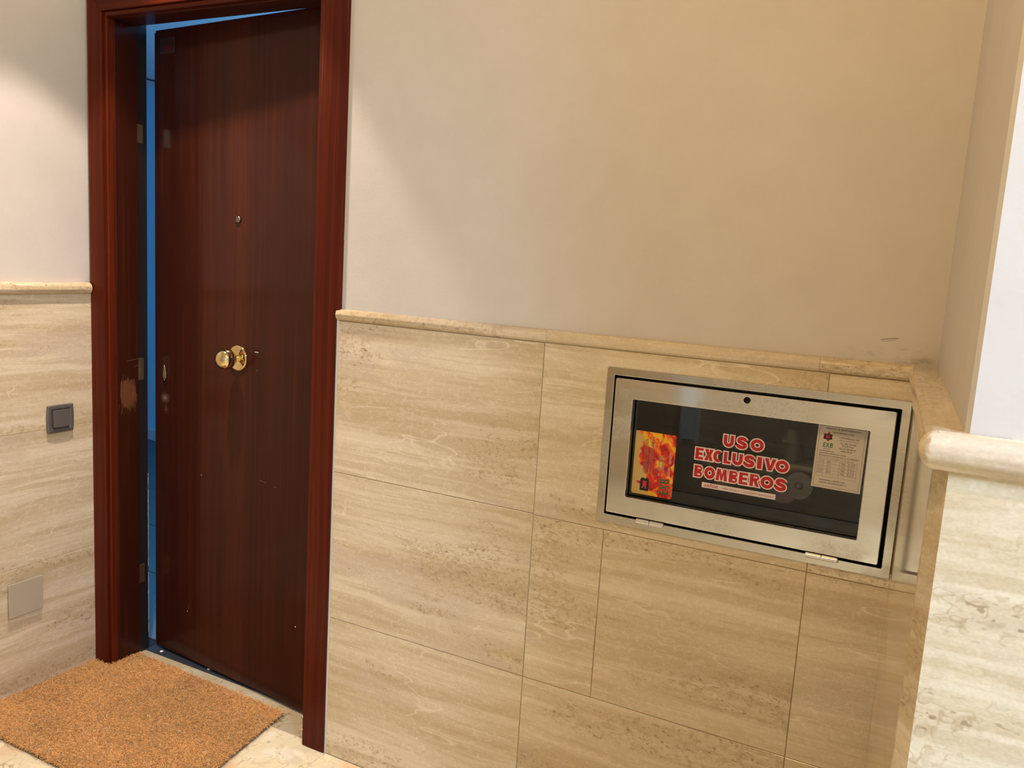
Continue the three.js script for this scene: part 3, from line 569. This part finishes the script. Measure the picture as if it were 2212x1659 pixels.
    text('SEGURIDAD Y PROTECCION', 378, 212, 74, 622, '#0a0808', 'rgba(240,220,170,0.55)', 'italic bold');
    text('CONTRA INCENDIOS EXB S.L.', 378, 318, 74, 684, '#0a0808', 'rgba(240,220,170,0.55)', 'italic bold');
    text('902 119 920', 470, 468, 54, 262, '#140a08', 'rgba(250,230,190,0.6)', 'italic bold');
    text('922 850 624', 470, 528, 54, 270, '#140a08', 'rgba(250,230,190,0.6)', 'italic bold');
    text('Tel.', 372, 468, 46, 70, '#d9a48e', null, 'italic bold'); text('Fax', 372, 528, 46, 70, '#d9a48e', null, 'italic bold');
    text('BARCELONA', 372, 640, 50, 190, '#8a5648', 'rgba(245,205,170,0.7)', 'italic'); text('08/15972', 620, 652, 50, 200, '#8a5648', 'rgba(245,205,170,0.7)', 'italic');
    text('EXB', 56, 580, 236, 292, '#1f5a24', 'rgba(214,120,70,0.9)');
    // emblem: a black B with a red flame behind it
    x.fillStyle = '#c01418'; x.beginPath(); x.moveTo(176, 168); x.lineTo(196, 100); x.lineTo(208, 66); x.lineTo(214, 96); x.lineTo(232, 64); x.lineTo(236, 108); x.lineTo(240, 168); x.fill();
    x.beginPath(); x.moveTo(150, 300); x.lineTo(190, 372); x.lineTo(216, 340); x.lineTo(250, 366); x.lineTo(262, 300); x.fill();
    x.fillStyle = '#0b0909'; x.beginPath(); x.moveTo(72, 148); x.lineTo(250, 148); x.bezierCurveTo(318, 150, 318, 224, 282, 230); x.bezierCurveTo(322, 240, 318, 306, 250, 306); x.lineTo(72, 306); x.fill();
    x.fillStyle = '#cf1620'; x.fillRect(140, 196, 112, 66); x.fillStyle = '#e8d8d0'; x.beginPath(); x.arc(128, 190, 9, 0, 7); x.arc(124, 250, 8, 0, 7); x.fill();
    x.restore();
  });
  part('sticker', plate(0.0915, 0.1415, 0.0003, 0.004, null), std({ map: flames, roughness: 0.4 }), d, 'red and orange flame sticker with sideways lettering').position.set(-0.4893, 0.9693, zPrint);
  const card = canvasMap(736, 1040, (x, w, h) => {     // 92 mm by 130 mm
    x.fillStyle = '#c9bba8'; x.fillRect(0, 0, w, h); x.strokeStyle = '#3a322a'; x.lineWidth = 4; x.strokeRect(30, 34, w - 62, h - 66);
    const text = (s, px, py, size, len, fill = '#2c2620', style = 'bold', fam = 'sans-serif') => { x.font = `${style} ${size}px ${fam}`; x.textBaseline = 'middle'; x.save(); x.translate(px, py); x.scale(len / x.measureText(s).width, 1); x.fillStyle = fill; x.fillText(s, 0, 0); x.restore(); };
    text('SERVICIO DE MANTENIMIENTO', 120, 72, 38, 520); text('CONCERTADO CON', 210, 126, 36, 330);
    x.fillStyle = '#a81a2a'; x.beginPath(); x.moveTo(170, 120); x.lineTo(196, 150); x.lineTo(176, 168); x.lineTo(196, 250); x.lineTo(166, 286); x.lineTo(140, 250); x.lineTo(150, 150); x.fill();
    x.fillStyle = '#14100e'; x.beginPath(); x.moveTo(98, 162); x.lineTo(214, 162); x.lineTo(232, 180); x.lineTo(220, 204); x.lineTo(232, 236); x.lineTo(210, 250); x.lineTo(98, 250); x.fill(); x.fillStyle = '#a81a2a'; x.fillRect(128, 182, 64, 46);
    text('EXB', 98, 342, 106, 156, '#12643a'); text('FUNDACIO 1982', 112, 402, 18, 100);
    text('C/ Providencia, 134', 330, 196, 34, 290, '#2c2620', 'bold'); text('08024 BARCELONA', 332, 240, 34, 288, '#6a5c50', 'normal'); text('Tel. 902 119 920', 356, 284, 34, 236); text('93 219 97 42', 386, 324, 32, 170); text('Fax 93 285 08 24', 344, 366, 34, 246); text('exb@exb.es', 372, 406, 34, 176);
    text('AUTORIZADO POR:', 56, 440, 24, 230); text('Departament d’Industria i Energia', 56, 474, 26, 410); text('Generalitat de Catalunya Cont. n.º R.I. 080039070', 56, 510, 26, 602);
    x.lineWidth = 3; x.strokeStyle = '#4a4036'; const ys = [534, 584, 636, 690, 744, 798, 850], xs = [52, 146, 388, 468, 640];
    for (const y of ys) { x.beginPath(); x.moveTo(xs[0], y); x.lineTo(xs[4], y); x.stroke(); }
    for (const q of xs) { x.beginPath(); x.moveTo(q, ys[0]); x.lineTo(q, ys[6]); x.stroke(); }
    text('FECHA', 66, 560, 22, 64, '#5a4e42'); text('OPERACION REALIZADA', 162, 560, 22, 208, '#5a4e42'); text('Nº R', 404, 560, 22, 50, '#5a4e42'); text('PROX. REV.', 488, 560, 22, 110, '#5a4e42');
    const ink = ['#2e2a28', '#5c5650', '#4a4440', '#1e1a1a'];
    [['3/19', 'RU', '%', '3/20'], ['3/20', 'RU', '%', '3/21'], ['3/21', 'RU', '%', '3/22'], ['3/22', 'RV', '%', '3/23']].forEach((row, r) => row.forEach((s, k) => text(s, [60, 186, 402, 496][k], 611 + 54 * r, 50, [76, 76, 56, 112][k], ink[r], 'italic', 'serif')));
    text('SEGURIDAD Y PROTECCION', 110, 908, 30, 390); text('CONTRA INCENDIOS EXB, S.L.', 110, 950, 30, 430);
  });
  const cm = part('service_card', plate(0.0915, 0.130, 0.0003, 0.0005, null), std({ map: card, roughness: 0.5 }), d, 'grey maintenance card with a table of handwritten dates'); cm.position.set(-0.1168, 1.0445, zPrint); cm.rotation.z = -0.012;
}
// ---------------------------------------------------------------- switch and cover plate on the left wall
{
  const s = thing('light_switch', 'square anthracite light switch on the travertine beside the door frame', 'switch', [XL, 0.8383, 0.1147], Math.PI / 2);
  const b = 0.043, q = new THREE.Shape();
  q.moveTo(-b + 0.002, -b + 0.0015); q.quadraticCurveTo(0, -b - 0.001, b - 0.002, -b + 0.0015); q.quadraticCurveTo(b + 0.003, 0, b - 0.002, b - 0.0015); q.quadraticCurveTo(0, b + 0.001, -b + 0.002, b - 0.0015); q.quadraticCurveTo(-b - 0.003, 0, -b + 0.002, -b + 0.0015);
  q.holes.push(roundRect(-0.0285, -0.0285, 0.0285, 0.0285, 0.0015));
  part('frame', slab(q, 0, 0.0095, 0.004, 0, 0, false, 5, 14), M.anthracite, s);
  part('inset', slab(roundRect(-0.0315, -0.0315, 0.0315, 0.0315, 0.002, new THREE.Shape()), 0.0005, 0.0045, 0.0006), M.anthracite, s);
  const r = part('rocker', new RoundedBoxGeometry(0.0525, 0.0525, 0.010, 3, 0.0014), M.anthracite, s); r.position.set(0, 0, 0.0085); r.rotation.x = -0.05;
  const p = thing('cover_plate', 'square beige blank cover plate low on the left travertine wall', 'cover plate', [XL, 0.311, 0.2365], Math.PI / 2);
  const lid = part('lid', new RoundedBoxGeometry(0.104, 0.104, 0.0035, 2, 0.001), M.beige, p); lid.position.set(0, 0, 0.008);
  part('base', box(-0.046, 0.046, -0.046, 0.046, 0.0005, 0.0065, 0.0008), M.anthracite, p, 'dark base showing behind the lid');
}
// ---------------------------------------------------------------- coir doormat cut round the door frame
{
  const m = thing('doormat', 'brown coir doormat cut to fit around the door frame', 'doormat');
  const pts = [[-2.303, 0.012], [-2.228, 0.010], [-2.228, -0.098], [-1.575, -0.083], [-1.512, 0.418], [-2.303, 0.424]];
  const edge = []; // ragged outline
  for (let i = 0; i < pts.length; i++) { const a = pts[i], b = pts[(i + 1) % pts.length], n = Math.max(2, Math.round(Math.hypot(b[0] - a[0], b[1] - a[1]) / 0.012)); for (let k = 0; k < n; k++) { const t = k / n, j = k ? 0.0016 : 0; edge.push([a[0] + (b[0] - a[0]) * t + (rnd() - 0.5) * j, a[1] + (b[1] - a[1]) * t + (rnd() - 0.5) * j]); } }
  part('backing', rise(edge, 0.001, 0.010, 0.0008), M.coirBase, m);
  const inside = (x, z) => { let c = false; for (let i = 0, j = pts.length - 1; i < pts.length; j = i++) { const [xi, zi] = pts[i], [xj, zj] = pts[j]; if ((zi > z) !== (zj > z) && x < (xj - xi) * (z - zi) / (zj - zi) + xi) c = !c; } return c; };
  // one bent fibre, about 14 mm long
  const curve = new THREE.CatmullRomCurve3([[0, 0, 0], [0.0012, 0.005, 0.0006], [0.0042, 0.0092, 0.0004], [0.0100, 0.0112, -0.0014]].map((p) => new THREE.Vector3(...p)));
  const fibre = new THREE.TubeGeometry(curve, 5, 0.00048, 4);
  const N = 120000, im = new THREE.InstancedMesh(fibre, M.coir, N), mt = new THREE.Matrix4(), qt = new THREE.Quaternion(), e = new THREE.Euler(), c = new THREE.Color();
  let k = 0;
  while (k < N) {
    const x = -2.303 + 0.80 * rnd(), z = -0.1 + 0.53 * rnd(); if (!inside(x, z)) continue;
    const patch = fb((x + 3) / 0.8, (z + 1) / 0.8, 6, 6, 801, 3);
    if (Math.abs((x + 2.212) * 0.9 - (z - 0.17) * 0.55 + 0.006 * Math.sin(z * 60)) < 0.0022 && z > 0.10 && z < 0.26) continue;       // a parted line in the pile
    const s = 0.55 + 0.4 * rnd(); e.set((rnd() - 0.5) * 1.1, rnd() * 6.2832, -0.45 + (rnd() - 0.5) * 1.0); qt.setFromEuler(e);
    mt.compose(new THREE.Vector3(x, 0.0075 + 0.003 * rnd(), z), qt, new THREE.Vector3(s, s * (0.8 + 0.4 * patch), s)); im.setMatrixAt(k, mt);
    const t = rnd(), b = 0.55 + 0.8 * rnd() + 0.35 * (patch - 0.5);
    c.setRGB((t > 0.96 ? 0.95 : 0.80) * b, (t > 0.96 ? 0.70 : 0.41) * b, (t > 0.96 ? 0.38 : 0.125) * b); im.setColorAt(k, c); k++;
  }
  im.name = 'pile'; im.userData.kind = 'stuff'; im.castShadow = im.receiveShadow = true; m.add(im);
}
// ---------------------------------------------------------------- lamps of the landing
{
  const L = LIGHT.door, [x, y, z] = L.at, [r, g, b] = L.color;
  const t = thing('recessed_downlight', 'round recessed downlight in the ceiling in front of the door', 'light', [x, H, z]);
  part('ring', new THREE.LatheGeometry([[0.034, -0.001], [0.034, -0.006], [0.044, -0.007], [0.048, -0.003], [0.048, 0]].map((p) => new THREE.Vector2(...p)), 40), M.steelPlain, t);
  const lens = part('lens', new THREE.CylinderGeometry(0.033, 0.033, 0.003, 32).translate(0, -0.0025, 0), std({ color: 0x000000, emissive: col(r, g, b), emissiveIntensity: 12 }), t); lens.castShadow = false;
  for (const [power, angle, pen] of [[L.spill, L.angle, 0.12], [L.beam, 30, 1]]) {
    const s = new THREE.SpotLight(col(r, g, b), power, 0, angle * Math.PI / 180, pen, 2);
    s.position.set(x, y, z); s.target.position.set(x, 0, z); s.castShadow = true; s.shadow.radius = 1.3; s.shadow.mapSize.set(1024, 1024); scene.add(s, s.target);
  }
  const halo = new THREE.PointLight(col(0.92, 0.98, 0.90), L.glow, 0, 2); halo.position.set(x, y - 0.012, z); halo.castShadow = true; halo.shadow.radius = 1.2; scene.add(halo);   // what the frosted lens scatters beyond its beam
}
{
  const L = LIGHT.hall, [x, y, z] = L.at, [r, g, b] = L.color;
  const t = thing('ceiling_lamp', 'round opal ceiling lamp above the landing', 'light', [x, H, z]);
  const bowl = []; for (let i = 0; i <= 12; i++) { const a = Math.PI / 2 * i / 12; bowl.push(new THREE.Vector2(0.13 * Math.cos(a), -0.012 - 0.055 * Math.sin(a))); }
  const o = part('shade', new THREE.LatheGeometry(bowl, 40), std({ color: col(0.8, 0.78, 0.7), emissive: col(r, g, b), emissiveIntensity: 3.0, side: THREE.DoubleSide }), t); o.castShadow = false;
  part('base', new THREE.CylinderGeometry(0.132, 0.132, 0.012, 40).translate(0, -0.006, 0), M.ceiling, t);
  const p = new THREE.PointLight(col(r, g, b), L.power, 0, 2); p.position.set(x, y, z); p.castShadow = true; p.shadow.radius = 1; scene.add(p);
}
{
  const L = LIGHT.panel, [x, y, z] = L.at, [r, g, b] = L.color;
  const t = thing('ceiling_panel_light', 'square white light panel in the ceiling on the right', 'light', [x, H, z]);
  part('frame', slab(shapeOf(rect(-0.315, -0.315, 0.315, 0.315), [rect(-0.298, -0.298, 0.298, 0.298)]), 0, 0.014, 0.001).rotateX(Math.PI / 2), M.ceiling, t);
  const o = part('diffuser', box(-0.298, 0.298, -0.298, 0.298, 0.002, 0.006, 0).rotateX(Math.PI / 2), std({ color: 0x000000, emissive: col(r, g, b), emissiveIntensity: 4 }), t); o.castShadow = false;
  const l = new THREE.RectAreaLight(col(r, g, b), L.radiance, 0.59, 0.59); l.position.set(x, y, z); l.lookAt(x, 0, z); scene.add(l);
}
renderer.render(scene, camera);
